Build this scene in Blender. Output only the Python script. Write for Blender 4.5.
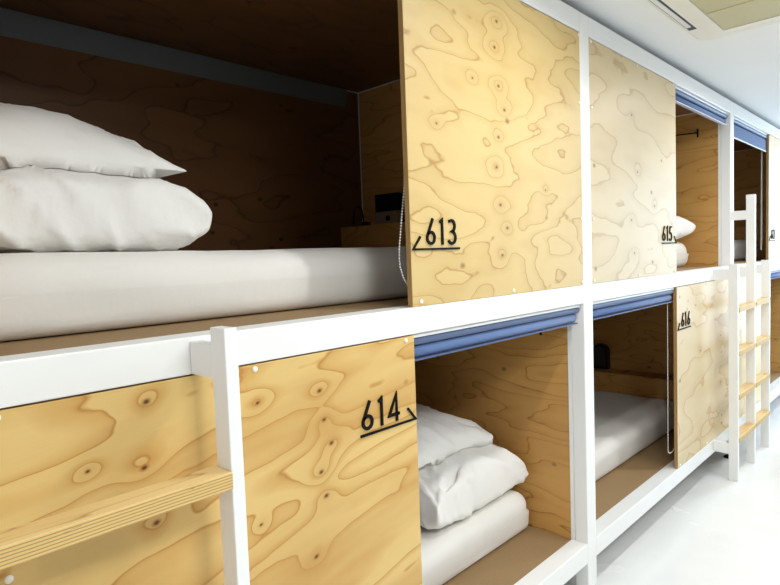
import bpy, bmesh, math, random
from mathutils import Vector, Matrix, noise

for o in list(bpy.data.objects):
    bpy.data.objects.remove(o)
scn = bpy.context.scene
COL = scn.collection
ZO = 1.41                       # camera height above the floor; heights below are written relative to it
S = 1.05                        # camera distance to the front of the bunks

# ------------------------------------------------------------------ camera
def make_camera():
    cam = bpy.data.cameras.new('camera')
    cam.sensor_fit = 'HORIZONTAL'
    cam.sensor_width = 36.0
    cam.lens = 36.0 * 584.68 / 780.0
    cam.clip_start = 0.02
    co = bpy.data.objects.new('camera', cam)
    COL.objects.link(co)
    yaw, pitch, roll = math.radians(45.7165), math.radians(-3.4976), math.radians(-2.1038)
    f = Vector((math.sin(yaw) * math.cos(pitch), math.cos(yaw) * math.cos(pitch), math.sin(pitch)))
    r = Vector((math.cos(yaw), -math.sin(yaw), 0.0))
    u = r.cross(f)
    r2 = r * math.cos(roll) + u * math.sin(roll)
    u2 = -r * math.sin(roll) + u * math.cos(roll)
    M = Matrix((r2, u2, -f)).transposed().to_4x4()
    M.translation = Vector((0, -S, ZO))
    co.matrix_world = M
    scn.camera = co
make_camera()

# ------------------------------------------------------------------ world, lights, exposure
LAMP_W = 15.5
LAMPS = [(1.62, -0.65, 0.68), (3.67, -0.65, 0.65), (5.73, -0.65, 0.65)]
FILL_PANELS = [(0.60, -1.75, 2.0), (2.65, -1.75, 0.9), (4.70, -1.75, 0.8)]    # unseen fill lights, added along the other side of the aisle
CEIL = 0.95 + ZO

w = bpy.data.worlds.new('sky')
scn.world = w
w.use_nodes = True
w.node_tree.nodes['Background'].inputs[0].default_value = (0.62, 0.80, 1.0, 1)
w.node_tree.nodes['Background'].inputs[1].default_value = 0.6

def area(name, loc, rot, sx, sy, power, color, shape='RECTANGLE', spread=180):
    l = bpy.data.lights.new(name, 'AREA')
    l.shape = shape
    l.size = sx
    if shape in ('RECTANGLE', 'ELLIPSE'):
        l.size_y = sy
    l.energy = power
    l.color = color
    l.spread = math.radians(spread)
    o = bpy.data.objects.new(name, l)
    COL.objects.link(o)
    o.location = loc
    o.rotation_euler = rot
    return o
# daylight entering by the window in the end wall, and by the one behind the photographer
area('window_daylight', (7.35, -1.15, 1.35), (0, math.radians(90), 0), 1.9, 1.5, 70, (0.58, 0.78, 1.0))
area('window_daylight', (-2.35, -1.15, 1.35), (0, math.radians(-90), 0), 1.9, 1.5, 16, (0.95, 0.97, 1.0))

vs = scn.view_settings
scn.display_settings.display_device = 'sRGB'
vs.view_transform = 'Standard'
vs.look = 'None'
vs.gamma = 1.0
vs.use_curve_mapping = False
vs.exposure = 0.08

# ------------------------------------------------------------------ helpers
WL = {}
def place(o, wloc, parent):
    if parent is not None:
        o.parent = parent
        o.location = Vector(wloc) - WL[parent]
    else:
        o.location = wloc
    WL[o] = Vector(wloc)

def obj(name, bm, mats, parent=None, smooth=False):
    bm.normal_update()
    xs = [v.co for v in bm.verts]
    lo = Vector((min(v.x for v in xs), min(v.y for v in xs), min(v.z for v in xs)))
    hi = Vector((max(v.x for v in xs), max(v.y for v in xs), max(v.z for v in xs)))
    c = (lo + hi) / 2
    if parent is None:
        c.z = lo.z
    for v in bm.verts:
        v.co -= c
    if smooth:
        for f in bm.faces:
            f.smooth = True
    me = bpy.data.meshes.new(name)
    bm.to_mesh(me)
    bm.free()
    for m in (mats if isinstance(mats, (list, tuple)) else [mats]):
        me.materials.append(m)
    o = bpy.data.objects.new(name, me)
    COL.objects.link(o)
    place(o, c, parent)
    return o

def inst(name, mesh, wloc, parent=None):
    o = bpy.data.objects.new(name, mesh)
    COL.objects.link(o)
    place(o, wloc, parent)
    return o

def tag(o, label, cat, group=None):
    o['label'] = label
    o['category'] = cat
    if group:
        o['group'] = group
    return o

def thing(name, loc, label, cat, group=None):
    o = bpy.data.objects.new(name, None)
    o.empty_display_size = 0.1
    COL.objects.link(o)
    place(o, loc, None)
    return tag(o, label, cat, group)

def struct(name, bm, mats, parent=None):
    o = obj(name, bm, mats, parent)
    if parent is None:
        o['kind'] = 'structure'
    return o

def B(x0, x1, y0, y1, z0, z1, bev=0.0, bm=None, seg=2):
    """box with heights relative to the camera height"""
    own = bmesh.new()
    r = bmesh.ops.create_cube(own, size=1.0)
    for v in own.verts:
        v.co = Vector(((x0 + x1) / 2 + v.co.x * (x1 - x0), (y0 + y1) / 2 + v.co.y * (y1 - y0),
                       ZO + (z0 + z1) / 2 + v.co.z * (z1 - z0)))
    if bev > 0:
        bmesh.ops.bevel(own, geom=list(own.edges), offset=bev, segments=seg, profile=0.5, affect='EDGES')
    if bm is None:
        return own
    merge(bm, own)
    return bm

def merge(bm, other):
    me = bpy.data.meshes.new('tmp')
    other.to_mesh(me)
    other.free()
    bm.from_mesh(me)
    bpy.data.meshes.remove(me)

def tube(pts, r, n=8, bm=None, cap=True):
    bm = bm or bmesh.new()
    rings = []
    up = Vector((0, 0, 1))
    for i, p in enumerate(pts):
        p = Vector(p)
        a = Vector(pts[max(i - 1, 0)])
        b = Vector(pts[min(i + 1, len(pts) - 1)])
        t = (b - a).normalized()
        s = t.cross(up)
        if s.length < 1e-3:
            s = t.cross(Vector((1, 0, 0)))
        s.normalize()
        q = s.cross(t)
        rings.append([bm.verts.new(p + (s * math.cos(k * 2 * math.pi / n) + q * math.sin(k * 2 * math.pi / n)) * r) for k in range(n)])
    for i in range(len(rings) - 1):
        for k in range(n):
            bm.faces.new((rings[i][k], rings[i][(k + 1) % n], rings[i + 1][(k + 1) % n], rings[i + 1][k]))
    if cap:
        bm.faces.new(rings[0][::-1])
        bm.faces.new(rings[-1])
    bmesh.ops.recalc_face_normals(bm, faces=list(bm.faces))
    return bm

def lathe(prof, c, n=24, bm=None, axis='z'):
    """profile of (radius, height) turned about an axis through c"""
    bm = bm or bmesh.new()
    c = Vector(c)
    rings = []
    for r, h in prof:
        ring = []
        for k in range(n):
            a = 2 * math.pi * k / n
            if axis == 'z':
                d = Vector((r * math.cos(a), r * math.sin(a), h))
            elif axis == 'y':
                d = Vector((r * math.cos(a), h, r * math.sin(a)))
            else:
                d = Vector((h, r * math.cos(a), r * math.sin(a)))
            ring.append(bm.verts.new(c + d))
        rings.append(ring)
    for i in range(len(rings) - 1):
        for k in range(n):
            bm.faces.new((rings[i][k], rings[i][(k + 1) % n], rings[i + 1][(k + 1) % n], rings[i + 1][k]))
    bm.faces.new(rings[0][::-1])
    bm.faces.new(rings[-1])
    bmesh.ops.recalc_face_normals(bm, faces=list(bm.faces))
    return bm

def srgb(r, g, b):
    f = lambda c: (c / 255 / 12.92) if c / 255 <= 0.04045 else ((c / 255 + 0.055) / 1.055) ** 2.4
    return (f(r), f(g), f(b), 1.0)

# ------------------------------------------------------------------ materials
class NT:
    def __init__(self, name):
        self.m = bpy.data.materials.new(name)
        self.m.use_nodes = True
        self.t = self.m.node_tree
        self.b = self.t.nodes['Principled BSDF']
    def n(self, typ, **kw):
        nd = self.t.nodes.new(typ)
        for k, v in kw.items():
            setattr(nd, k, v)
        return nd
    def l(self, a, b):
        self.t.links.new(a, b)
    def put(self, sock, v):
        if isinstance(v, bpy.types.NodeSocket):
            self.l(v, sock)
        else:
            sock.default_value = v
    def math(self, op, a, b=None, c=None, clamp=False):
        nd = self.n('ShaderNodeMath', operation=op, use_clamp=clamp)
        self.put(nd.inputs[0], a)
        if b is not None:
            self.put(nd.inputs[1], b)
        if c is not None:
            self.put(nd.inputs[2], c)
        return nd.outputs[0]
    def comb(self, x, y, z):
        nd = self.n('ShaderNodeCombineXYZ')
        for i, v in enumerate((x, y, z)):
            self.put(nd.inputs[i], v)
        return nd.outputs[0]
    def noise(self, vec, scale, detail=2.0, rough=0.5):
        nd = self.n('ShaderNodeTexNoise')
        self.l(vec, nd.inputs['Vector'])
        nd.inputs['Scale'].default_value = scale
        nd.inputs['Detail'].default_value = detail
        nd.inputs['Roughness'].default_value = rough
        return nd.outputs['Fac']
    def mix(self, fac, a, b, mode='MIX'):
        nd = self.n('ShaderNodeMix', data_type='RGBA', blend_type=mode)
        self.put(nd.inputs[0], fac)
        self.put(nd.inputs[6], a)
        self.put(nd.inputs[7], b)
        return nd.outputs[2]
    def ramp(self, fac, stops):
        nd = self.n('ShaderNodeValToRGB')
        e = nd.color_ramp.elements
        e[0].position, e[0].color = stops[0]
        e[1].position, e[1].color = stops[-1]
        for p, c in stops[1:-1]:
            x = e.new(p)
            x.color = c
        self.l(fac, nd.inputs[0])
        return nd.outputs[0]
    def pos(self):
        nd = self.n('ShaderNodeNewGeometry')
        sp = self.n('ShaderNodeSeparateXYZ')
        self.l(nd.outputs['Position'], sp.inputs[0])
        return nd.outputs['Position'], sp.outputs[0], sp.outputs[1], sp.outputs[2]
    def bump(self, h, strength, dist=0.01):
        nd = self.n('ShaderNodeBump')
        nd.inputs['Strength'].default_value = strength
        nd.inputs['Distance'].default_value = dist
        self.l(h, nd.inputs['Height'])
        self.l(nd.outputs[0], self.b.inputs['Normal'])

def plain(name, col, rough=0.5, metal=0.0, spec=None, var=0.03, vs=8.0, bump=0.0):
    k = NT(name)
    p, x, y, z = k.pos()
    n = k.noise(p, vs, 3)
    lo = tuple(c * (1 - var) for c in col[:3]) + (1,)
    hi = tuple(min(1, c * (1 + var)) for c in col[:3]) + (1,)
    k.l(k.mix(n, lo, hi), k.b.inputs['Base Color'])
    k.b.inputs['Roughness'].default_value = rough
    k.b.inputs['Metallic'].default_value = metal
    if spec is not None:
        k.b.inputs['Specular IOR Level'].default_value = spec
    if bump:
        k.bump(k.noise(p, vs * 25, 2), bump, 0.002)
    return k.m

def ply(name, axes, light, mid, dark, seed, sp=1.6, sq=3.2, bands=9.0, knots=(), specks=0.28, tilt=0.0, blot=0.35, rough=0.42, line=0.55, grad=0.35):
    """rotary cut plywood veneer: contour figure, knots, fine grain; axes = the two axes of the sheet, grain along the first"""
    k = NT(name)
    pos, X, Y, Z = k.pos()
    d = {'X': X, 'Y': Y, 'Z': Z}
    p, q = d[axes[0]], d[axes[1]]
    q = k.math('ADD', q, k.math('MULTIPLY', p, tilt)) if tilt else q
    v = k.comb(k.math('MULTIPLY', p, sp), k.math('MULTIPLY', q, sq), seed)
    h = k.noise(v, 1.0, 2.0, 0.45)
    wob = k.noise(k.comb(k.math('MULTIPLY', p, 9.0), k.math('MULTIPLY', q, 16.0), seed + 3), 1.0, 2.0, 0.6)
    h = k.math('ADD', h, k.math('MULTIPLY', wob, 0.055))
    core = halo = None
    for kn in knots:
        kp, kq = kn[0], kn[1]
        r, amp = (kn[2], kn[3]) if len(kn) > 2 else (0.032, 0.14)
        dd = k.n('ShaderNodeVectorMath', operation='DISTANCE')
        k.l(k.comb(k.math('MULTIPLY', p, 0.7), q, 0.0), dd.inputs[0])
        dd.inputs[1].default_value = (kp * 0.7, kq + ZO + tilt * kp, 0.0)
        t = dd.outputs['Value']
        g = k.math('EXPONENT', k.math('MULTIPLY', k.math('POWER', k.math('DIVIDE', t, r), 2.0), -1.0))
        h = k.math('ADD', h, k.math('MULTIPLY', g, amp))
        c = k.math('SUBTRACT', 1.0, k.math('DIVIDE', t, r * 0.25), clamp=True)
        hl = k.math('EXPONENT', k.math('MULTIPLY', k.math('DIVIDE', t, r * 0.75), -1.0))
        halo = hl if halo is None else k.math('ADD', halo, hl)
        core = c if core is None else k.math('MAXIMUM', core, c)
    fr = k.math('FRACT', k.math('MULTIPLY', h, bands))
    lerp = lambda a, b, t: tuple(a[i] * (1 - t) + b[i] * t for i in range(3)) + (1,)
    col = k.ramp(fr, [(0.0, lerp(light, mid, 0.45)), (0.02, light), (0.5, light), (0.90, lerp(light, mid, grad)),
                      (0.945, lerp(light, mid, 0.9)), (0.97, lerp(mid, dark, line)), (0.985, lerp(light, mid, 0.9)), (1.0, lerp(light, mid, 0.5))])
    big = k.noise(k.comb(k.math('MULTIPLY', p, 1.0), k.math('MULTIPLY', q, 6.0), seed + 9), 1.0, 3.0, 0.55)
    bf = k.ramp(big, [(0.42, (0, 0, 0, 1)), (0.72, (1, 1, 1, 1))])
    col = k.mix(k.math('MULTIPLY', bf, blot), col, lerp(mid, dark, 0.15))
    fine = k.noise(k.comb(k.math('MULTIPLY', p, 14.0), k.math('MULTIPLY', q, 420.0), seed), 1.0, 2.0, 0.6)
    if core is not None:
        col = k.mix(k.math('MULTIPLY', halo, 0.45, clamp=True), col, lerp(mid, dark, 0.3))
    col = k.mix(k.math('MULTIPLY', fine, 0.22), col, lerp(light, mid, 0.9))
    vo = k.n('ShaderNodeTexVoronoi')
    vo.inputs['Scale'].default_value = 1.0
    k.l(k.comb(k.math('MULTIPLY', p, 8.0), k.math('MULTIPLY', q, 11.0), seed), vo.inputs['Vector'])
    sc = k.n('ShaderNodeSeparateColor')
    k.l(vo.outputs['Color'], sc.inputs[0])
    sel = k.math('LESS_THAN', sc.outputs[0], specks)
    sm = k.math('SUBTRACT', 1.0, k.math('DIVIDE', vo.outputs['Distance'], 0.14), clamp=True)
    sm = k.math('MULTIPLY', k.math('MULTIPLY', sm, sel), 1.3, clamp=True)
    col = k.mix(sm, col, dark)
    if core is not None:
        col = k.mix(k.math('MULTIPLY', core, 1.6, clamp=True), col, lerp(dark, mid, 0.4))
        col = k.mix(k.math('MULTIPLY', k.math('SUBTRACT', core, 0.45, clamp=True), 3.0, clamp=True), col, tuple(c * 0.5 for c in dark[:3]) + (1,))
    k.l(col, k.b.inputs['Base Color'])
    k.b.inputs['Roughness'].default_value = rough
    k.b.inputs['Specular IOR Level'].default_value = 0.35
    k.bump(fine, 0.06, 0.002)
    return k.m

def ply_edge(name, axis, base, thick, n=7):
    k = NT(name)
    pos, X, Y, Z = k.pos()
    a = {'X': X, 'Y': Y, 'Z': Z}[axis]
    warp = k.noise(pos, 6.0, 2)
    ph = k.math('ADD', k.math('MULTIPLY', a, n / thick), k.math('MULTIPLY', warp, 0.7))
    fr = k.math('FRACT', ph)
    ch = k.noise(k.comb(k.math('MULTIPLY', X, 18.0), k.math('MULTIPLY', Y, 18.0), k.math('MULTIPLY', a, n / thick)), 1.0, 3, 0.7)
    d1 = tuple(c * 0.42 for c in base[:3]) + (1,)
    d2 = tuple(c * 0.72 for c in base[:3]) + (1,)
    col = k.ramp(fr, [(0.0, d2), (0.12, base), (0.55, base), (0.68, d2), (0.85, d1), (1.0, d2)])
    gap = k.ramp(ch, [(0.66, (0, 0, 0, 1)), (0.74, (1, 1, 1, 1))])
    col = k.mix(gap, col, tuple(c * 0.14 for c in base[:3]) + (1,))
    k.l(col, k.b.inputs['Base Color'])
    k.b.inputs['Roughness'].default_value = 0.6
    return k.m

def fabric(name, col, bump=0.25, weave=900.0, fold=16.0):
    k = NT(name)
    pos, X, Y, Z = k.pos()
    n = k.noise(pos, fold, 4, 0.55)
    k.l(k.mix(n, tuple(c * 0.95 for c in col[:3]) + (1,), col), k.b.inputs['Base Color'])
    k.b.inputs['Roughness'].default_value = 0.85
    k.b.inputs['Specular IOR Level'].default_value = 0.2
    k.b.inputs['Sheen Weight'].default_value = 0.15
    fine = k.noise(pos, weave, 1)
    h = k.math('ADD', k.math('MULTIPLY', n, 1.0), k.math('MULTIPLY', fine, 0.05))
    k.bump(h, bump, 0.012)
    return k.m

M = {}
M['steel'] = plain('white_powder_coat', srgb(238, 237, 233), 0.38, var=0.015, vs=5, bump=0.02)
M['ceiling'] = plain('ceiling_paint', srgb(240, 239, 236), 0.8, var=0.02, vs=3)
M['wall'] = plain('wall_paint', srgb(232, 233, 232), 0.8, var=0.02, vs=3)
M['wood_wall'] = plain('opposite_wall_paint', srgb(148, 150, 152), 0.8, var=0.02, vs=3)
M['black'] = plain('black_metal', srgb(12, 12, 12), 0.7, spec=0.15)
M['black_plastic'] = plain('black_plastic', srgb(16, 16, 17), 0.3)
M['beige'] = plain('beige_plastic', srgb(150, 128, 98), 0.5)
M['cap'] = plain('screw_cap_plastic', srgb(244, 240, 226), 0.35)
M['bead'] = plain('corner_bead_aluminium', srgb(225, 225, 222), 0.35, 0.0)
M['top_strip'] = plain('strip_grey', srgb(104, 110, 112), 0.6)
M['blue'] = fabric('blue_blind_fabric', srgb(98, 120, 162), 0.1, 700, 30)
M['bluedark'] = plain('blue_headrail', srgb(76, 92, 126), 0.45)
M['alu'] = plain('white_aluminium', srgb(215, 216, 216), 0.3, 0.2)
M['chain'] = plain('nickel_bead_chain', srgb(232, 230, 224), 0.35, 0.0)
M['sheet'] = fabric('white_cotton_sheet', srgb(238, 234, 226), 0.22, 900, 7)
M['pillow'] = fabric('white_cotton_pillowcase', srgb(245, 242, 236), 0.35, 900, 14)
M['acwhite'] = plain('ac_white_plastic', srgb(236, 232, 222), 0.45)
M['acgrille'] = plain('ac_grille', srgb(196, 188, 150), 0.6)
M['dark'] = plain('dark_slot', srgb(58, 56, 54), 0.6)

def floor_mat():
    k = NT('white_epoxy_floor')
    p, x, y, z = k.pos()
    n = k.noise(p, 2.2, 4, 0.55)
    k.l(k.mix(n, srgb(226, 225, 220), srgb(243, 243, 240)), k.b.inputs['Base Color'])
    r = k.ramp(k.noise(p, 3.5, 3), [(0.3, (0.16, 0.16, 0.16, 1)), (0.7, (0.30, 0.30, 0.30, 1))])
    k.l(r, k.b.inputs['Roughness'])
    return k.m
M['floor'] = floor_mat()

def mdf(name, c):
    k = NT(name)
    p, x, y, z = k.pos()
    n = k.noise(p, 260, 2, 0.7)
    n2 = k.noise(p, 5, 3, 0.5)
    a = k.mix(n, tuple(v * 0.62 for v in c[:3]) + (1,), tuple(min(1, v * 1.25) for v in c[:3]) + (1,))
    k.l(k.mix(k.math('MULTIPLY', n2, 0.35), a, tuple(v * 0.8 for v in c[:3]) + (1,)), k.b.inputs['Base Color'])
    k.b.inputs['Roughness'].default_value = 0.8
    return k.m
M['mdf'] = mdf('brown_fibreboard', srgb(160, 130, 90))

L1, MD1, DK1 = srgb(240, 220, 160), srgb(222, 186, 112), srgb(156, 108, 58)
K613 = [(1.601, 0.724), (1.586, 0.641), (1.603, 0.525), (1.634, 0.455), (1.596, 0.365), (1.581, 0.27), (1.598, 0.152), (1.635, 0.079),
        (1.602, -0.008), (1.289, 0.367, 0.02, 0.1), (1.465, 0.524, 0.02, 0.1), (1.884, 0.215, 0.02, 0.1)]
K614 = [(0.834, -0.302), (0.863, -0.432), (0.841, -0.552), (0.804, -0.684), (0.668, -0.296, 0.025, 0.15), (0.662, -0.557, 0.02, 0.1), (0.436, -0.246),
        (0.425, -0.365), (0.33, -0.344, 0.02, 0.12), (0.441, -0.473), (0.844, -0.372, 0.03, 0.2), (0.829, -0.492, 0.03, 0.2)]
K615 = [(2.653, 0.587), (2.714, 0.342), (2.918, 0.196), (2.64, 0.124), (2.67, -0.024)]
K616 = [(3.998, -0.559), (4.019, -0.668), (3.996, -0.853), (4.016, -1.066), (3.6, -0.6)]
M['ply613'] = ply('plywood_613', 'XZ', srgb(213, 186, 126), srgb(192, 156, 92), srgb(140, 100, 54), 2.3, 1.7, 4.4, 11.0, knots=K613, blot=0.18, specks=0.2)
M['ply614'] = ply('plywood_614', 'XZ', srgb(222, 190, 122), srgb(196, 146, 74), srgb(132, 84, 38), 7.9, 1.1, 5.6, 8.0, knots=K614, tilt=-0.14, grad=0.6, line=0.4, blot=0.7, specks=0.10)
M['ply615'] = ply('plywood_615', 'XZ', srgb(214, 193, 150), srgb(194, 166, 118), srgb(142, 108, 72), 13.1, 1.4, 4.2, 6.0, line=0.15, knots=K615, blot=0.15, specks=0.2)
M['ply616'] = ply('plywood_616', 'XZ', srgb(220, 200, 158), srgb(200, 168, 114), srgb(136, 98, 66), 17.7, 1.5, 4.0, 6.5, line=0.25, knots=K616, blot=0.3, specks=0.25)
M['ply617'] = ply('plywood_617', 'XZ', srgb(224, 208, 174), srgb(208, 182, 136), srgb(160, 122, 86), 21.7, 2.0, 3.0, 8.0)
M['ply618'] = ply('plywood_618', 'XZ', srgb(238, 220, 178), srgb(222, 188, 128), srgb(160, 118, 76), 25.1, 2.0, 3.0, 8.0)
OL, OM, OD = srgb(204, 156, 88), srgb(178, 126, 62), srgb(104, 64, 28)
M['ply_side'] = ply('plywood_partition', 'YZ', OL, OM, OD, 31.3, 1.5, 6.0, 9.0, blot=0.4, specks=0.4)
M['ply_back_shaded'] = ply('plywood_back_shaded', 'XZ', srgb(122, 84, 50), srgb(100, 66, 38), srgb(46, 30, 18), 37.3, 1.5, 4.0, 6.5, blot=0.4, specks=0.4)  # plywood darkened: the shade inside the pods is put into the colour
M['ply_top_shaded'] = ply('plywood_top_shaded', 'XY', srgb(122, 84, 50), srgb(100, 66, 38), srgb(46, 30, 18), 41.3, 1.5, 4.0, 6.5, blot=0.4, specks=0.3)  # same darkened colour, interior shade painted into the pod ceilings
M['ply_tread'] = ply('plywood_tread', 'XY', srgb(228, 198, 138), srgb(204, 162, 96), srgb(140, 92, 48), 47.0, 2.2, 16.0, 4.0, specks=0.25)
M['edge_tread'] = ply_edge('plywood_edge_tread', 'Z', srgb(222, 186, 116), 0.031, 6)
M['edge_panel'] = ply_edge('plywood_edge_panel', 'Y', srgb(176, 138, 84), 0.018, 5)

# ------------------------------------------------------------------ measures
MOD = 2.053
PX = [2.162 - MOD + MOD * k for k in range(4)]      # left side of each post
PW = 0.0767
ZB, ZT = 0.828, 0.905          # top beam
MB, MT = -0.211, -0.1386       # middle rail
LB, LT = -1.261, -1.181        # bottom rail
FL = -1.41
YB = 1.24                      # back of the pods
PD = 0.055                     # post depth
X0, X1 = PX[0], PX[3] + PW

# ------------------------------------------------------------------ the room
struct('floor', B(-2.5, 7.5, -2.3, 1.45, FL - 0.05, FL), M['floor'])
struct('ceiling', B(-2.5, 7.5, -2.3, 1.45, 0.95, 1.0), M['ceiling'])
struct('wall_back', B(-2.5, 7.5, 1.40, 1.45, FL, 0.95), M['wall'])
struct('wall_front', B(-2.5, 7.5, -2.35, -2.3, FL, 0.95), M['wood_wall'])
def end_wall(name, xa, xb):
    bm = bmesh.new()
    B(xa, xb, -2.3, -1.95, FL, 0.95, bm=bm)
    B(xa, xb, -0.35, 1.40, FL, 0.95, bm=bm)
    B(xa, xb, -1.95, -0.35, FL, -1.05, bm=bm)
    B(xa, xb, -1.95, -0.35, 0.80, 0.95, bm=bm)
    struct(name, bm, M['wall'])
end_wall('wall_right', 7.5, 7.56)
end_wall('wall_left', -2.56, -2.5)
def window(name, x):
    fr = bmesh.new()
    for (ya, yb, za, zb) in ((-1.95, -1.90, -1.05, 0.80), (-0.40, -0.35, -1.05, 0.80), (-1.90, -0.40, -1.05, -1.0), (-1.90, -0.40, 0.75, 0.80), (-1.17, -1.13, -1.0, 0.75)):
        B(x - 0.02, x + 0.02, ya, yb, za, zb, bm=fr)
    o = struct(name, fr, M['alu'])
    k = NT('window_glass')
    k.b.inputs['Transmission Weight'].default_value = 1.0
    k.b.inputs['Roughness'].default_value = 0.0
    k.b.inputs['IOR'].default_value = 1.05
    for ya, yb in ((-1.90, -1.17), (-1.13, -0.40)):
        obj('pane', B(x - 0.003, x + 0.003, ya, yb, -1.0, 0.75), k.m, o)
window('window_1', 7.53)
window('window_2', -2.53)

# ------------------------------------------------------------------ white steel frame
frame = thing('bunk_rack', ((X0 + X1) / 2, 0.03, 0), 'long white steel frame holding the two rows of plywood pods', 'bed frame')
for k, x in enumerate(PX):
    obj('post', B(x, x + PW, 0.0, PD, FL + 0.035, ZT - 0.0005, 0.003), M['steel'], frame)
    obj('post', B(x, x + PW, YB + 0.03, YB + 0.085, FL + 0.035, ZT - 0.0005, 0.003), M['steel'], frame)
for k in range(3):
    xa, xb = PX[k] + PW, PX[k + 1]
    for (za, zb) in ((ZB, ZT), (MB, MT), (LB, LT)):
        obj('rail', B(xa + 0.0004, xb - 0.0004, 0.0002, 0.07, za, zb, 0.003), M['steel'], frame)
        obj('rail', B(xa + 0.0004, xb - 0.0004, YB + 0.03, YB + 0.085, za, zb, 0.003), M['steel'], frame)
# the frame carries on behind the photographer's left: rail stubs
for (za, zb) in ((ZB, ZT), (MB, MT), (LB, LT)):
    obj('rail', B(-0.42, PX[0] - 0.0004, 0.0002, 0.07, za, zb, 0.003), M['steel'], frame)
foot = lathe([(0.024, 0.0), (0.026, 0.004), (0.022, 0.012), (0.010, 0.018), (0.007, 0.02), (0.007, 0.026), (0.016, 0.026), (0.016, 0.034), (0.007, 0.034), (0.007, 0.036)], (0, 0, 0), 16)
me = bpy.data.meshes.new('levelling_foot')
foot.to_mesh(me); foot.free()
me.materials.append(M['black'])
for x in PX:
    for y in (0.028, YB + 0.058):
        inst('levelling_foot', me, (x + PW / 2, y, 0.0), frame)

# ------------------------------------------------------------------ pods
capbm = lathe([(0.0065, 0.0), (0.0065, -0.0015), (0.0055, -0.0032), (0.003, -0.0043), (0.0008, -0.0046)], (0, 0, 0), 12, axis='y')
CAP = bpy.data.meshes.new('screw_cap')
for f in capbm.faces:
    f.smooth = True
capbm.to_mesh(CAP); capbm.free()
CAP.materials.append(M['cap'])

def panel_bm(xa, xb, za, zb, y0=0.002, th=0.018):
    bm = B(xa, xb, y0, y0 + th, za, zb, 0.0008, seg=1)
    for f in bm.faces:
        n = f.normal
        f.material_index = 1 if abs(n.y) < 0.5 else 0
    return bm

def pod(number, k, upper, left_open, mat, label):
    xa, xb = PX[k] + PW, PX[k + 1]
    xm = 1.165 + MOD * (k) + (0.0 if True else 0)          # edge between panel and opening
    z0, z1 = (MT, ZB) if upper else (LT, MB)
    fz = (MT if upper else LT - 0.006)
    top = 0.869 if upper else MB - 0.004
    P = thing('sleeping_pod', ((xa + xb) / 2, 0.62, ZO + fz - 0.02), label, 'sleeping pod', 'plywood sleeping pods')
    pa, pb = (xm, xb - 0.0006) if left_open else (xa + 0.0006, xm)
    fp = obj('front_panel', panel_bm(pa, pb, z0 + 0.001, z1 - 0.003), [mat, M['edge_panel']], P)
    xs = (pa + 0.034, (pa + pb) / 2, pb - 0.007) if left_open else (pa + 0.02, (pa + pb) / 2 - 0.01, pb - 0.034)
    for x in xs:
        for z in (z0 + 0.013, z1 - 0.013):
            inst('screw_cap', CAP, (x, 0.002, ZO + z), fp)
    side = pb - 0.007 if left_open else pa + 0.02
    for z in (z0 + 0.259, z1 - 0.268):
        inst('screw_cap', CAP, (side, 0.002, ZO + z), fp)
    # inside faces
    obj('floor_panel', B(xa - 0.025, xb + 0.025, 0.0705, YB, fz - 0.02, fz - 0.0005), M['mdf'], P)
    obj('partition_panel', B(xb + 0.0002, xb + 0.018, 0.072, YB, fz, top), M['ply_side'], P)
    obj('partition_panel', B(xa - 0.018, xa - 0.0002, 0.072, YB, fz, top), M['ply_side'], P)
    obj('back_panel', B(xa - 0.018, xb + 0.018, YB, YB + 0.018, fz, top + 0.012), M['ply_back_shaded'], P)
    obj('ceiling_panel', B(xa - 0.018, xb + 0.018, 0.0705, YB, top, top + 0.012), M['ply_top_shaded'], P)
    # white edge strips closing the partitions
    obj('edge_strip', B(xb - 0.002, xb + 0.018, PD + 0.0005, 0.0715, fz + 0.002, min(z1, top) - 0.002), M['steel'], P)
    obj('edge_strip', B(xa - 0.018, xa + 0.002, PD + 0.0005, 0.0715, fz + 0.002, min(z1, top) - 0.002), M['steel'], P)
    e = 0.005
    obj('corner_bead', B(xa, xb, YB - e, YB - 0.0002, top - e, top - 0.0002), M['bead'], P)
    obj('corner_bead', B(xb - e, xb - 0.0002, YB - e, YB - 0.0002, fz + (0.297 if left_open else 0.0), top - e), M['bead'], P)
    obj('corner_bead', B(xb - e, xb - 0.0002, 0.08, YB - e, top - e, top - 0.0002), M['bead'], P)
    if left_open:
        lx = xb - 0.16
        obj('headboard_ledge', B(lx, xb - 0.0008, 0.09, YB - 0.0008, fz, fz + 0.297, 0.002), M['ply_side'], P)
    return P, xa, xb, xm, fz, top

LB_ = {}
LB_[613] = pod(613, 0, True, True, M['ply613'], 'upper plywood pod 613 with pale front panel and dark open bed space')
LB_[614] = pod(614, 0, False, False, M['ply614'], 'lower plywood pod 614 with panel behind the step and knots down it')
LB_[615] = pod(615, 1, True, False, M['ply615'], 'upper plywood pod 615 whose opening shows a honey partition with black hook')
LB_[616] = pod(616, 1, False, True, M['ply616'], 'lower plywood pod 616 with opening beside post and panel by ladder')
LB_[617] = pod(617, 2, True, True, M['ply617'], 'upper plywood pod 617 behind the tall ladder post with dark opening')
LB_[618] = pod(618, 2, False, False, M['ply618'], 'lower plywood pod behind the far ladder, unnumbered panel beyond its treads')

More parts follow.
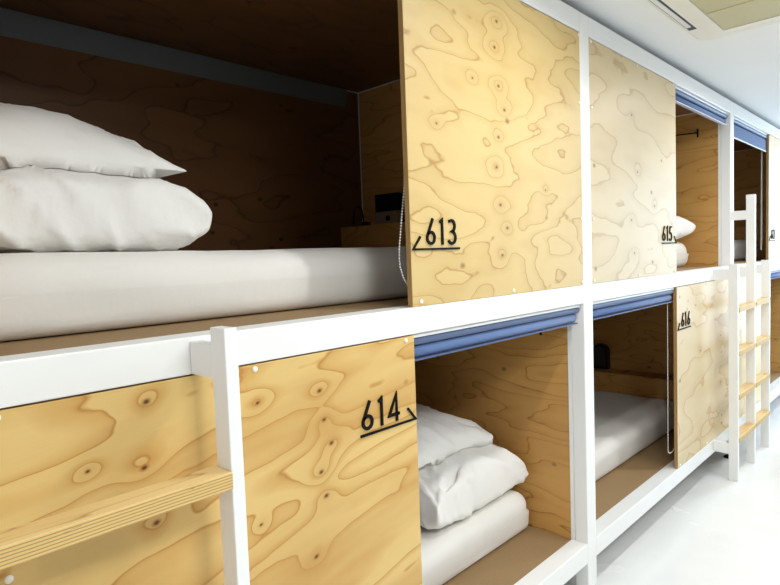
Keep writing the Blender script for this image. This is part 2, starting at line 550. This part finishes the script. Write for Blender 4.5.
# curved grey strip where the back wall of pod 613 meets its ceiling
def top_strip(p):
    P, xa, xb, xm, fz, top = p
    bm = bmesh.new()
    n = 8
    prof = [(YB - 0.0045, top - 0.004)] + [(YB - 0.004 - 0.02 * (1 - math.sin(i / n * math.pi / 2)) , top - 0.012 - 0.085 * (1 - math.cos(i / n * math.pi / 2))) for i in range(n + 1)]
    prof = [(YB - 0.0012, top - 0.005)] + [(YB - 0.022 + 0.0205 * (i / n) ** 1.6, top - 0.006 - 0.085 * (i / n)) for i in range(n + 1)]
    rows = [[bm.verts.new((x, y, ZO + z)) for (y, z) in prof] for x in (xa + 0.01, xb - 0.10)]
    m = len(prof)
    for i in range(m):
        j = (i + 1) % m
        bm.faces.new((rows[0][i], rows[0][j], rows[1][j], rows[1][i]))
    bm.faces.new(rows[0]); bm.faces.new(rows[1][::-1])
    bmesh.ops.recalc_face_normals(bm, faces=list(bm.faces))
    obj('grey_strip', bm, M['top_strip'], P)
top_strip(LB_[613])

# ------------------------------------------------------------------ black room numbers
def stroke(pts, wd, closed=False):
    """flat bar of width wd along a polyline in the x-z plane -> bmesh, 3 mm thick"""
    bm = bmesh.new()
    n = len(pts)
    L, R = [], []
    for i in range(n):
        p = Vector((pts[i][0], pts[i][1]))
        a = Vector(pts[(i - 1) % n]) if (closed or i > 0) else p
        b = Vector(pts[(i + 1) % n]) if (closed or i < n - 1) else p
        d1 = (p - a).normalized() if (p - a).length > 0 else (b - p).normalized()
        d2 = (b - p).normalized() if (b - p).length > 0 else d1
        t = (d1 + d2)
        t = t.normalized() if t.length > 1e-4 else d1
        nn = Vector((-t.y, t.x))
        cs = max(0.5, nn.dot(Vector((-d1.y, d1.x))))
        L.append(p + nn * wd / 2 / cs)
        R.append(p - nn * wd / 2 / cs)
    def ring(q, y):
        return [bm.verts.new((v.x, y, v.y)) for v in q]
    fl, fr_, bl, br = ring(L, -0.0025), ring(R, -0.0025), ring(L, 0.0018), ring(R, 0.0018)
    m = n if closed else n - 1
    for i in range(m):
        j = (i + 1) % n
        bm.faces.new((fl[i], fl[j], fr_[j], fr_[i]))
        bm.faces.new((bl[i], br[i], br[j], bl[j]))
        bm.faces.new((fl[i], bl[i], bl[j], fl[j]))
        bm.faces.new((fr_[i], fr_[j], br[j], br[i]))
    if not closed:
        bm.faces.new((fl[0], fr_[0], br[0], bl[0]))
        bm.faces.new((fl[-1], bl[-1], br[-1], fr_[-1]))
    bmesh.ops.recalc_face_normals(bm, faces=list(bm.faces))
    return bm

def arc(cx, cz, rx, rz, a0, a1, n=16):
    return [(cx + rx * math.cos(math.radians(a0 + (a1 - a0) * i / n)), cz + rz * math.sin(math.radians(a0 + (a1 - a0) * i / n))) for i in range(n + 1)]

# each digit in a cell of height 1; list of (points, closed), and its width
DIG = {
 '6': ([(arc(0.27, 0.27, 0.215, 0.215, 0, 345, 24), True), ([(0.085, 0.37), (0.40, 0.99)], False)], 0.54),
 '1': ([([(0.0, 0.86), (0.14, 0.955), (0.14, 0.0)], False)], 0.22),
 '3': ([([(0.06, 0.90)] + arc(0.23, 0.73, 0.20, 0.215, 120, -90, 14) + arc(0.23, 0.28, 0.235, 0.235, 85, -150, 16), False)], 0.50),
 '4': ([([(0.40, 0.0), (0.40, 0.97), (0.02, 0.25), (0.54, 0.25)], False)], 0.56),
 '5': ([([(0.46, 0.95), (0.13, 0.95), (0.09, 0.55)] + arc(0.23, 0.29, 0.235, 0.255, 115, -150, 16), False)], 0.50),
 '7': ([([(0.02, 0.95), (0.47, 0.95), (0.16, 0.0)], False)], 0.50),
}

def number(txt, k, upper, left_open, label):
    xm = 1.165 + MOD * k
    zu = (0.0175 if upper else -0.440)
    H, wd = 0.0735, 0.0078
    T = thing('room_number', (xm + (0.1 if left_open else -0.1), 0.0, ZO + zu), label, 'number sign', 'black pod numbers')
    ws = [DIG[c][1] * H for c in txt]
    gap = 0.020
    tot = sum(ws) + gap * (len(txt) - 1)
    xs = xm + 0.062 if left_open else xm - 0.205
    for c, wdt in zip(txt, ws):
        bm = bmesh.new()
        for pts, cl in DIG[c][0]:
            merge(bm, stroke([(xs + px * H, ZO + zu + 0.011 + pz * H) for px, pz in pts[:-1 if cl else None]], wd, cl))
        obj('digit', bm, M['black'], T)
        xs += wdt + gap
    e = xm + 0.005 if left_open else xm - 0.005
    s = 1 if left_open else -1
    bm = bmesh.new()
    merge(bm, stroke([(e + s * 0.205, ZO + zu), (e + s * 0.002, ZO + zu), (e + s * 0.032, ZO + zu + 0.034)], 0.006))
    obj('pointer_line', bm, M['black'], T)
number('613', 0, True, True, 'black 613 numerals with arrow line at the panel edge')
number('614', 0, False, False, 'black 614 numerals with arrow line pointing to the pillows')
number('615', 1, True, False, 'black 615 numerals with arrow line beside the pillow')
number('616', 1, False, True, 'black 616 numerals with arrow line beside the hanging bead chain')
number('617', 2, True, True, 'small black numerals on the panel beyond the tall ladder post')

# ------------------------------------------------------------------ roller blinds
def bead_chain(pts, parent, r=0.0030, step=0.0080):
    """beads along a polyline joined into one mesh"""
    P = [Vector(p) for p in pts]
    bm = bmesh.new()
    proto = bmesh.new()
    bmesh.ops.create_icosphere(proto, subdivisions=1, radius=r)
    me = bpy.data.meshes.new('tmpb'); proto.to_mesh(me); proto.free()
    acc = 0.0
    for a, b in zip(P[:-1], P[1:]):
        L = (b - a).length
        t = acc
        while t < L:
            s = len(bm.verts)
            bm.from_mesh(me)
            bm.verts.ensure_lookup_table()
            off = a + (b - a) * (t / L)
            for v in bm.verts[s:]:
                v.co += off
            t += step
        acc = t - L
    bpy.data.meshes.remove(me)
    c = tube([p for p in P], 0.0007, 4)
    merge(bm, c)
    o = obj('bead_chain', bm, M['chain'], parent, smooth=True)
    o['kind'] = 'stuff'
    return o

def blind(k, upper, left_open, drop, label, chain=None, style=0):
    xa, xb, xm = PX[k] + PW, PX[k + 1], 1.165 + MOD * k
    a, b = (xa + 0.006, xm - 0.012) if left_open else (xm + 0.006, xb - 0.012)
    zt = (ZB if upper else MB) - 0.001
    T = thing('roller_blind', ((a + b) / 2, 0.04, ZO + zt - 0.095), label, 'roller blind', 'blue roller blinds')
    obj('headrail', B(a, b, 0.012, 0.066, zt - 0.012, zt - 0.002, 0.002), M['alu'] if style else M['steel'], T)
    # rolled cassette with two rounded steps
    bm = bmesh.new()
    prof = [(0.066, -0.012), (0.020, -0.012), (0.015, -0.015), (0.013, -0.022), (0.016, -0.031), (0.022, -0.034)]
    prof2 = prof + [(0.066, -0.034)]
    for i, x in enumerate((a, b)):
        row = [bm.verts.new((x, y, ZO + zt + z)) for y, z in prof2]
        if i == 0:
            r0 = row
    for i in range(len(prof2)):
        j = (i + 1) % len(prof2)
        bm.faces.new((r0[i], r0[j], row[j], row[i]))
    bm.faces.new(r0); bm.faces.new(row[::-1])
    bmesh.ops.recalc_face_normals(bm, faces=list(bm.faces))
    obj('cassette', bm, M['bluedark'], T)
    rl = lathe([(0.0165, a + 0.004), (0.019, a + 0.006), (0.019, b - 0.016), (0.0165, b - 0.014)], (0, 0.038, ZO + zt - 0.0535), 24, axis='x')
    obj('fabric_roll', rl, M['blue'], T, smooth=True)
    zb = zt - 0.073 - drop
    if drop > 0:
        obj('fabric', B(a + 0.006, b - 0.016, 0.0185, 0.020, zb, zt - 0.05), M['blue'], T)
    obj('bottom_bar', B(a + 0.004, b - 0.014, 0.0145, 0.022 if drop else 0.034, zb - 0.004, zb + 0.004 if drop else zb + 0.0005, 0.001), M['alu'] if style else M['bluedark'], T)
    if chain:
        bead_chain(chain, T)
    return T
def chain_pts(x, y, ztop, zbot, dx=0.028):
    p = [(x, y, ZO + ztop), (x - 0.006, y, ZO + (ztop * 0.35 + zbot * 0.65)), (x - 0.008, y, ZO + zbot + 0.05)]
    for i in range(1, 8):
        a = math.pi * i / 8
        p.append((x - 0.008 + dx / 2 * (1 - math.cos(a)), y + 0.002, ZO + zbot + 0.03 - 0.03 * math.sin(a)))
    p += [(x - 0.008 + dx, y, ZO + zbot + 0.05), (x + dx - 0.006, y, ZO + ztop)]
    return p
blind(0, True, True, 0.0, 'blue roller blind rolled up above the bed space of pod 613', [(1.205, 0.035, ZO + 0.76), (1.19, 0.035, ZO + 0.25), (1.182, 0.035, ZO + 0.18), (1.165, 0.035, ZO + 0.085), (1.154, 0.035, ZO + 0.017), (1.1535, 0.035, ZO - 0.01), (1.156, 0.035, ZO - 0.031), (1.169, 0.035, ZO - 0.062), (1.184, 0.035, ZO - 0.079), (1.205, 0.036, ZO - 0.07), (1.218, 0.036, ZO - 0.03), (1.225, 0.036, ZO + 0.4), (1.222, 0.036, ZO + 0.76)])
blind(0, False, False, 0.0, 'blue roller blind rolled up above the pillows of pod 614')
blind(1, True, False, 0.0, 'blue roller blind with white bottom bar above the honey partition', style=1)
blind(1, False, True, 0.0, 'blue roller blind rolled up above the shaded mattress of pod 616', chain_pts(3.192, 0.040, -0.28, -1.105, 0.115))
blind(2, True, True, 0.06, 'blue roller blind let down a little above the tall ladder post', chain_pts(5.235, 0.045, 0.70, -0.05), style=1)
blind(2, False, False, 0.0, 'blue roller blind rolled up beyond the far ladder, low in its frame')

# ------------------------------------------------------------------ mattresses
def soft_coords(h, r, n):
    c = [-h + r * (1 - math.cos(i / 6 * math.pi / 2)) for i in range(6)]
    inner = [-(h - r) + 2 * (h - r) * i / n for i in range(n + 1)]
    return c + inner + [-v for v in reversed(c)]

def softbox(x0, x1, y0, y1, z0, z1, rt, wr=0.003, seed=0.0, sag=0.0):
    hx, hy, hz = (x1 - x0) / 2, (y1 - y0) / 2, (z1 - z0) / 2
    r = min(rt, hz * 0.98)
    cx, cy, cz = soft_coords(hx, r, 46), soft_coords(hy, r, 26), soft_coords(hz, r, 6)
    bm = bmesh.new()
    def grid(A, Bc, fn):
        vs_ = [[bm.verts.new(fn(a, b)) for b in Bc] for a in A]
        for i in range(len(A) - 1):
            for j in range(len(Bc) - 1):
                bm.faces.new((vs_[i][j], vs_[i + 1][j], vs_[i + 1][j + 1], vs_[i][j + 1]))
    for s in (-1, 1):
        grid(cx, cy, lambda a, b: (a, b, s * hz))
        grid(cx, cz, lambda a, b: (a, s * hy, b))
        grid(cy, cz, lambda a, b: (s * hx, a, b))
    bmesh.ops.remove_doubles(bm, verts=list(bm.verts), dist=1e-5)
    bmesh.ops.recalc_face_normals(bm, faces=list(bm.faces))
    for v in bm.verts:
        p = v.co.copy()
        rr = r if p.z > 0 else r * 0.45
        q = Vector((max(-(hx - rr), min(hx - rr, p.x)), max(-(hy - rr), min(hy - rr, p.y)), max(-(hz - rr), min(hz - rr, p.z))))
        d = p - q
        if d.length > 1e-6:
            p = q + d.normalized() * rr
        # slight hang inwards towards the base, ripples of the fitted sheet
        t = (hz - p.z) / (2 * hz)
        if abs(p.y) > hy * 0.9:
            p.y *= 1 - 0.035 * t * t
        nz = noise.noise(Vector((p.x * 3.1 + seed, p.y * 3.0, p.z * 9.0))) + 0.6 * noise.noise(Vector((p.x * 11 + seed, p.y * 8, p.z * 3.5)))
        side = 1.0 if abs(p.y) > hy * 0.85 else 0.5
        dirv = d.normalized() if d.length > 1e-6 else Vector((0, 0, 0))
        if p.z > -hz * 0.7:
            p += dirv * nz * wr * side
        v.co = Vector((p.x + (x0 + x1) / 2, p.y + (y0 + y1) / 2, p.z + ZO + (z0 + z1) / 2))
    return bm

def mattress(k, upper, left_open, label):
    xa, xb = PX[k] + PW, PX[k + 1]
    fz = (MT if upper else LT - 0.006)
    a, b = (xa + 0.012, xb - 0.165) if left_open else (xa + 0.03, xb - 0.022)
    o = obj('mattress', softbox(a, b, 0.235, YB - 0.02, fz + 0.001, fz + 0.172, 0.08 if upper else 0.06, 0.0065, k * 7.1 + upper), M['sheet'], None, smooth=True)
    return tag(o, label, 'mattress', 'white sheeted pod mattresses')
mat_a = mattress(0, True, True, 'white sheeted mattress in pod 613 carrying the big pillow pile')
mat_b = mattress(0, False, False, 'white sheeted mattress end under the folded bedding of pod 614')
mat_c = mattress(1, True, False, 'rounded end of white mattress under the pillow of pod 615')
mattress(1, False, True, 'bare white mattress in shade inside pod 616')
mattress(2, True, True, 'shaded mattress end seen behind the tall ladder post')
mattress(2, False, False, 'pale mattress inside the lower pod beyond the far ladder')

# ------------------------------------------------------------------ pillows and folded duvets
def pillow(cx, cy, z0, a, b, H, p=0.45, rot=0.0, skew=0.0, seam=0.35, seed=0.0, wr=0.006, pinch=0.07, creases=(), tipdrop=0.0, N=72, flat=0.03, lean=0.0, fold=0.008):
    bm = bmesh.new()
    cr, sr = math.cos(rot), math.sin(rot)
    rnd = random.Random(int(seed * 100) + 5)
    cs = list(creases)
    for sx in (-1, 1):
        for sy in (-1, 1):
            for q in range(4):
                ang = math.atan2(-sy, -sx) + rnd.uniform(-0.6, 0.6)
                L = rnd.uniform(0.35, 0.8)
                cs.append((sx * 0.96, sy * 0.96, sx * 0.96 + math.cos(ang) * L, sy * 0.96 + math.sin(ang) * L, rnd.uniform(0.025, 0.05), rnd.uniform(0.004, 0.010)))
    def segd(x, y, c):
        ax, ay, bx, by = c[:4]
        dx, dy = bx - ax, by - ay
        t = max(0.0, min(1.0, ((x - ax) * dx + (y - ay) * dy) / (dx * dx + dy * dy)))
        return math.hypot(x - ax - t * dx, y - ay - t * dy), t
    def co(i, j, top):
        # denser sampling towards the rim
        u = math.sin((i / N - 0.5) * math.pi)
        v = math.sin((j / N - 0.5) * math.pi)
        prof = max(0.0, (1 - u * u) * (1 - v * v)) ** p
        us = u - skew
        x = a * u * (1 - pinch * (1 - v * v) * abs(u))
        y = b * v * (1 - pinch * (1 - u * u) * abs(v))
        sk = 1 + skew * u
        if top:
            h = seam * H + (1 - seam) * H * prof * sk
            d = 0.0
            for c in cs:
                dist, t = segd(u, v, c)
                if dist < c[4] * 3:
                    d -= c[5] * math.exp(-(dist / c[4]) ** 2) * math.sin(math.pi * min(1, t * 0.85 + 0.15))
            nz = noise.noise(Vector((u * 1.9 + seed, v * 1.9, seed * 1.7))) + 0.5 * noise.noise(Vector((u * 5 + seed, v * 4.5, seed)))
            h += (d + nz * wr) * min(1, prof * 2.2)
        else:
            h = seam * H * (1 - min(1.0, prof * 1.25) ** 0.8)
            nz = noise.noise(Vector((u * 3 + seed + 9, v * 3, seed * 1.7)))
            h += abs(nz) * wr * 0.6 * min(1, prof * 2)
        h -= tipdrop * max(0.0, u) ** 3 * seam * H
        h = max(h, flat * 0.1 + (0.0 if not top else 0.002))
        h += lean * (u + 1) * a
        return Vector((cx + x * cr - y * sr, cy + x * sr + y * cr, ZO + z0 + h))
    T_ = [[bm.verts.new(co(i, j, True)) for j in range(N + 1)] for i in range(N + 1)]
    Bm = [[None] * (N + 1) for _ in range(N + 1)]
    for i in range(N + 1):
        for j in range(N + 1):
            Bm[i][j] = T_[i][j] if i in (0, N) or j in (0, N) else bm.verts.new(co(i, j, False))
    for i in range(N):
        for j in range(N):
            bm.faces.new((T_[i][j], T_[i + 1][j], T_[i + 1][j + 1], T_[i][j + 1]))
            q = [Bm[i][j], Bm[i][j + 1], Bm[i + 1][j + 1], Bm[i + 1][j]]
            bm.faces.new(q)
    bmesh.ops.recalc_face_normals(bm, faces=list(bm.faces))
    bm.normal_update()
    mv = []
    for v in bm.verts:
        q = v.co
        e = Vector((q.x * 7 + q.z * 5 + seed * 3, q.y * 6 - q.z * 3, q.z * 5))
        wv = noise.noise(e * 0.55) * 0.5
        r1 = 1 - abs(noise.noise(e + Vector((wv * 2, wv, 0)))) * 2.2
        r2 = 1 - abs(noise.noise(e * 2.1 + Vector((5, wv * 3, 2)))) * 2.2
        amp = fold * (max(0.0, r1) ** 3 * 1.0 + max(0.0, r2) ** 3 * 0.35 + wv * 0.9)
        if q.z < ZO + z0 + 0.02:
            amp *= max(0.0, (q.z - ZO - z0) / 0.02)
        mv.append((v, v.normal * amp))
    for v, d_ in mv:
        v.co += d_
    return bm

from mathutils.bvhtree import BVHTree
def bedding(name, label, cat, grp, rest=None, snap=0.022, **kw):
    bm = pillow(**kw)
    if rest is not None:
        # the underside follows what it lies on
        mw = WL[rest]
        t = BVHTree.FromPolygons([v.co + mw for v in rest.data.vertices], [p.vertices[:] for p in rest.data.polygons])
        bm.normal_update()
        for v in bm.verts:
            hit = t.ray_cast(Vector((v.co.x, v.co.y, v.co.z + 0.4)), Vector((0, 0, -1)))[0]
            if hit is None:
                continue
            f = hit.z + 0.002
            if v.co.z < f or (v.normal.z < -0.2 and v.co.z < f + snap):
                v.co.z = f
    o = obj(name, bm, M['pillow'], None, smooth=True)
    return tag(o, label, cat, grp)

mt1 = MT + 0.173
mt0 = LT - 0.006 + 0.173
duvet = bedding('folded_duvet', 'plump folded white duvet lying on the mattress of pod 613', 'duvet', 'folded duvets', rest=mat_a, snap=0.004,
        cx=0.474, cy=0.66, z0=mt1, a=0.261, b=0.37, H=0.205, p=0.22, seam=0.42, seed=1.3, wr=0.006, pinch=0.02, fold=0.012)
bedding('pillow', 'white pillow with flat pointed corner on top of the duvet in pod 613', 'pillow', 'white pillows', rest=duvet,
        cx=0.452, cy=0.665, z0=mt1 + 0.192, a=0.256, b=0.335, H=0.165, p=0.42, seam=0.06, seed=4.1, wr=0.006, skew=-0.28, tipdrop=0.6, fold=0.007)
duvet2 = bedding('folded_duvet', 'folded white duvet between mattress and pillow of pod 614', 'duvet', 'folded duvets', rest=mat_b, snap=0.004,
        cx=1.83, cy=0.62, z0=mt0, a=0.29, b=0.365, H=0.245, p=0.22, seam=0.38, seed=2.7, wr=0.006, pinch=0.03, fold=0.013,
        creases=[(-0.75, -0.93, -0.25, -0.86, 0.04, 0.05)])
bedding('pillow', 'small creased white pillow on top of the duvet in pod 614', 'pillow', 'white pillows', rest=duvet2,
        cx=1.735, cy=0.65, z0=mt0 + 0.232, a=0.272, b=0.31, H=0.145, p=0.34, seam=0.06, seed=6.1, wr=0.008, fold=0.012)
bedding('pillow', 'white pillow with pointed end on the mattress beside the 615 numerals', 'pillow', 'white pillows', rest=mat_c, snap=0.004,
        cx=3.86, cy=0.50, z0=mt1, a=0.25, b=0.32, H=0.185, p=0.30, seam=0.50, seed=8.1, wr=0.006, fold=0.006)

# ------------------------------------------------------------------ ladders
YF, YBK = -0.131, -0.081
TREADS = (-0.37, -0.63, -0.89, -1.15)
def ladder(k, label):
    dx = MOD * k
    xr, xc, xl = 0.5235 + dx, 0.1285 + dx, -0.2665 + dx
    T = thing('bunk_ladder', (xc, -0.106, 0.0), label, 'ladder', 'white bunk ladders')
    W = 0.0256
    for x, top in ((xl, -0.115), (xc, 0.307), (xr, -0.115)):
        obj('ladder_post', B(x, x + W, YF, YBK, FL, top, 0.002), M['steel'], T)
        obj('tie_bar', B(x + 0.0005, x + W - 0.0005, YBK, -0.0004, MB + 0.001, -0.147, 0.0015), M['steel'], T)
        obj('tie_bar', B(x + 0.0005, x + W - 0.0005, YBK, -0.0004, LB + 0.012, LT - 0.004, 0.0015), M['steel'], T)
    obj('tie_bar', B(xc + 0.0005, xc + W - 0.0005, YBK, -0.0004, 0.152, 0.21, 0.0015), M['steel'], T)
    for z in TREADS:
        for a, b in ((xl + W, xc), (xc + W, xr)):
            bm = B(a + 0.0003, b - 0.0003, YF - 0.004, YBK + 0.004, z - 0.031, z, 0.0012, seg=1)
            for f in bm.faces:
                f.material_index = 1 if abs(f.normal.z) < 0.5 else 0
            obj('tread', bm, [M['ply_tread'], M['edge_tread']], T)
    return T
ladder(0, 'white steel ladder in front of the 614 panel with a plywood step')
ladder(2, 'white steel double ladder with plywood treads beside the 616 panel')

# ------------------------------------------------------------------ things on the ledges
def ledge_items(k, upper, wa, wb, wc):
    xb = PX[k + 1]
    z = (MT if upper else LT - 0.006) + 0.297
    y0 = 0.93
    T = thing('bedside_control_box', (xb - 0.03, y0 + 0.08, ZO + z), wa, 'control box', 'bedside control boxes')
    obj('box_body', B(xb - 0.062, xb - 0.002, y0, y0 + 0.165, z + 0.0005, z + 0.068, 0.003), M['beige'], T)
    obj('black_unit', B(xb - 0.070, xb - 0.002, y0 - 0.01, y0 + 0.145, z + 0.069, z + 0.155, 0.004), M['black_plastic'], T)
    obj('dial', lathe([(0.014, 0.0), (0.014, -0.006), (0.011, -0.008)], (xb - 0.062, y0 + 0.06, ZO + z + 0.034), 16, axis='x'), M['black_plastic'], T)
    # arched reading lamp
    A = thing('reading_lamp', (xb - 0.05, y0 - 0.07, ZO + z), wb, 'lamp', 'arched reading lamps')
    def archp(cy, r, z0, zc, n=14):
        p = [(cy - r, z0)] + [(cy - r * math.cos(math.pi * i / n), zc + r * math.sin(math.pi * i / n)) for i in range(n + 1)] + [(cy + r, z0)]
        return p
    def solid(prof, x0, x1):
        bm = bmesh.new()
        R = [[bm.verts.new((x, y, ZO + zz)) for y, zz in prof] for x in (x0, x1)]
        n = len(prof)
        for i in range(n):
            j = (i + 1) % n
            bm.faces.new((R[0][i], R[0][j], R[1][j], R[1][i]))
        bm.faces.new(R[0]); bm.faces.new(R[1][::-1])
        bmesh.ops.recalc_face_normals(bm, faces=list(bm.faces))
        return bm
    obj('lamp_body', solid(archp(y0 - 0.075, 0.058, z + 0.0006, z + 0.125), xb - 0.05, xb - 0.002), M['black_plastic'], A)
    obj('lamp_face', solid(archp(y0 - 0.075, 0.044, z + 0.02, z + 0.125), xb - 0.0535, xb - 0.0502), M['dark'], A)
    C = [(xb - 0.10, 1.212, ZO + z + 0.004)]
    for i in range(13):
        a = math.pi * i / 12
        C.append((xb - 0.09, 1.18 + 0.032 * math.cos(a), ZO + z + 0.075 + 0.03 * math.sin(a)))
    C += [(xb - 0.085, 1.146, ZO + z + 0.03), (xb - 0.085, 1.144, ZO + z + 0.006)]
    c = thing('charging_cable', (xb - 0.09, 1.18, ZO + z), wc, 'cable', 'charging cables')
    obj('cord', tube(C, 0.0032, 8), M['black'], c, smooth=True)
    obj('plug', B(xb - 0.11, xb - 0.07, 1.108, 1.14, z + 0.0005, z + 0.022, 0.002), M['black_plastic'], c)
ledge_items(0, True, 'beige switch box with black top unit beside the 613 panel edge', 'black arched lamp behind the panel numbered 613 on its ledge', 'dark looped charging cable in the back corner behind the upper mattress')
ledge_items(1, False, 'switch box deep in the shaded lower pod next to an arched lamp', 'black arched lamp above the bare shaded mattress of the lower pod', 'cable looped in the hidden corner of the lower pod beside the switch box')

# ------------------------------------------------------------------ coat hooks on the partitions
def hook(k, upper, label):
    xb = PX[k + 1]
    z = 0.735 if upper else -0.320
    T = thing('coat_hook', (xb - 0.03, 0.24, ZO + z - 0.03), label, 'hook', 'black coat hooks')
    obj('wall_plate', B(xb - 0.005, xb - 0.0005, 0.186, 0.196, z - 0.028, z + 0.028, 0.001), M['black'], T)
    obj('arm', tube([(xb - 0.008, 0.19, ZO + z), (xb - 0.02, 0.21, ZO + z), (xb - 0.022, 0.33, ZO + z + 0.004)], 0.004, 8), M['black'], T)
    obj('arm_bracket', B(xb - 0.022, xb - 0.0005, 0.322, 0.332, z - 0.006, z + 0.006, 0.001), M['black'], T)
hook(0, False, 'black coat hook on the partition above the 614 pillows')
hook(1, True, 'black coat hook on the honey partition of pod 615')

# ------------------------------------------------------------------ ceiling air conditioner
def air_con():
    xa, xb, ya, yb = 2.025, 2.985, -1.148, -0.188
    T = thing('ceiling_air_conditioner', ((xa + xb) / 2, (ya + yb) / 2, ZO + 0.915), 'white square cassette air conditioner set in the ceiling', 'air conditioner')
    zc = 0.9495
    # fascia frame with rounded corners, built from a ring
    def rr(x0, x1, y0, y1, r, n=8):
        out = []
        for (cx, cy, a0) in ((x1 - r, y1 - r, 0), (x0 + r, y1 - r, 90), (x0 + r, y0 + r, 180), (x1 - r, y0 + r, 270)):
            for i in range(n + 1):
                a = math.radians(a0 + 90 * i / n)
                out.append((cx + r * math.cos(a), cy + r * math.sin(a)))
        return out
    gi = 0.135
    rings = [(rr(xa + 0.03, xb - 0.03, ya + 0.03, yb - 0.03, 0.04), zc), (rr(xa + 0.03, xb - 0.03, ya + 0.03, yb - 0.03, 0.04), zc - 0.010), (rr(xa, xb, ya, yb, 0.06), zc - 0.010), (rr(xa, xb, ya, yb, 0.06), zc - 0.022), (rr(xa + 0.008, xb - 0.008, ya + 0.008, yb - 0.008, 0.055), zc - 0.026),
             (rr(xa + 0.05, xb - 0.05, ya + 0.05, yb - 0.05, 0.03), zc - 0.026), (rr(xa + gi, xb - gi, ya + gi, yb - gi, 0.012), zc - 0.030),
             (rr(xa + gi, xb - gi, ya + gi, yb - gi, 0.012), zc - 0.020)]
    rings[6] = (rr(xa + 0.104, xb - 0.104, ya + 0.118, yb - 0.118, 0.012), zc - 0.030)
    rings[7] = (rr(xa + 0.104, xb - 0.104, ya + 0.118, yb - 0.118, 0.012), zc - 0.018)
    bm = bmesh.new()
    V = [[bm.verts.new((x, y, ZO + z)) for x, y in pts] for pts, z in rings]
    n = len(V[0])
    for a in range(len(V) - 1):
        for i in range(n):
            j = (i + 1) % n
            bm.faces.new((V[a][i], V[a][j], V[a + 1][j], V[a + 1][i]))
    bm.faces.new(V[0])
    bmesh.ops.recalc_face_normals(bm, faces=list(bm.faces))
    fas = obj('fascia', bm, M['acwhite'], T)
    obj('intake_grille', B(xa + 0.1045, xb - 0.1045, ya + 0.1185, yb - 0.1185, zc - 0.0265, zc - 0.012, 0.002), M['acgrille'], T)
    for i in range(1, 3):
        x = xa + 0.1045 + (xb - xa - 0.209) * i / 3
        obj('grille_bar', B(x - 0.004, x + 0.004, ya + 0.12, yb - 0.12, zc - 0.029, zc - 0.0266), M['acgrille'], T)
    # four outlet slots, each with its louvre
    mid_x, mid_y = (xa + xb) / 2, (ya + yb) / 2
    for (x0, x1, y0, y1) in ((mid_x - 0.27, mid_x + 0.27, yb - 0.044, yb - 0.012), (mid_x - 0.27, mid_x + 0.27, ya + 0.012, ya + 0.044)):
        s = obj('air_slot', B(x0, x1, y0, y1, zc - 0.0268, zc - 0.020, 0.002), M['dark'], T)
        obj('louvre', B(x0 + 0.05, x1 - 0.05, y0 + 0.008, y1 - 0.006, zc - 0.0305, zc - 0.027, 0.001), M['bead'], s)
    for (x0, x1, y0, y1) in ((xa + 0.014, xa + 0.048, mid_y - 0.34, mid_y + 0.34), (xb - 0.048, xb - 0.014, mid_y - 0.34, mid_y + 0.34)):
        s = obj('air_slot', B(x0, x1, y0, y1, zc - 0.0268, zc - 0.020, 0.002), M['acwhite'], T)
air_con()

# ------------------------------------------------------------------ ceiling downlights, and fill panels added out of view
def downlight(x, LAMP_Y, power, label):
    T = thing('ceiling_downlight', (x, LAMP_Y, ZO + 0.925), label, 'ceiling light', 'ceiling downlights')
    prof = [(0.062, 0.0), (0.062, -0.004), (0.056, -0.010), (0.048, -0.010), (0.046, -0.004), (0.046, 0.0)]
    bm = lathe(prof, (x, LAMP_Y, CEIL - 0.0006), 28)
    obj('trim_ring', bm, M['acwhite'], T)
    k = NT('lamp_lens')
    k.b.inputs['Base Color'].default_value = (1, 1, 1, 1)
    k.b.inputs['Emission Color'].default_value = (1.0, 0.93, 0.80, 1)
    k.b.inputs['Emission Strength'].default_value = 4.0
    obj('lens', lathe([(0.044, 0.0), (0.044, -0.006), (0.03, -0.009), (0.002, -0.010)], (x, LAMP_Y, CEIL - 0.0008 - 0.004), 28), k.m, T)
    a = area('lamp_light', (0, 0, 0), (0, 0, 0), 0.065, 0.065, LAMP_W * power, (0.97, 0.98, 0.98), 'DISK', 170)
    place(a, (x, LAMP_Y, CEIL - 0.022), T)
def fill_panel(x, y, power, label):  # unseen fixture added to light the bunk fronts evenly
    T = thing('added_fill_panel', (x, y, ZO + 0.93), label, 'ceiling light', 'added square fill lights')
    fr = bmesh.new()
    h, zt = 0.30, 0.9495
    for (x0, x1, y0, y1) in ((x - h, x + h, y - h, y - h + 0.02), (x - h, x + h, y + h - 0.02, y + h), (x - h, x - h + 0.02, y - h + 0.02, y + h - 0.02), (x + h - 0.02, x + h, y - h + 0.02, y + h - 0.02)):
        B(x0, x1, y0, y1, zt - 0.018, zt, bm=fr)
    obj('frame', fr, M['acwhite'], T)
    k = NT('fill_panel_diffuser')
    k.b.inputs['Emission Color'].default_value = (1.0, 0.98, 0.95, 1)
    k.b.inputs['Emission Strength'].default_value = 3.0
    obj('diffuser', B(x - h + 0.0205, x + h - 0.0205, y - h + 0.0205, y + h - 0.0205, zt - 0.012, zt - 0.004), k.m, T)
    a = area('lamp_light', (0, 0, 0), (0, 0, 0), 0.54, 0.54, LAMP_W * power, (0.92, 0.97, 1.0), 'SQUARE')
    place(a, (x, y, ZO + zt - 0.020), T)
for (x, y, pw), w_ in zip(FILL_PANELS, ('across the aisle from the step ladder', 'across the aisle from the air conditioner', 'across the aisle from the far ladder')):
    fill_panel(x, y, pw, 'added square white fill light ' + w_)
WORDS = ('beside the air conditioner, nearest the 613 panel', 'beyond the air conditioner, before the 616 panel', 'over the panel beyond the tall ladder post')
for (x, y, pw), w_ in zip(LAMPS, WORDS):
    downlight(x, y, pw, 'round white downlight ' + w_)
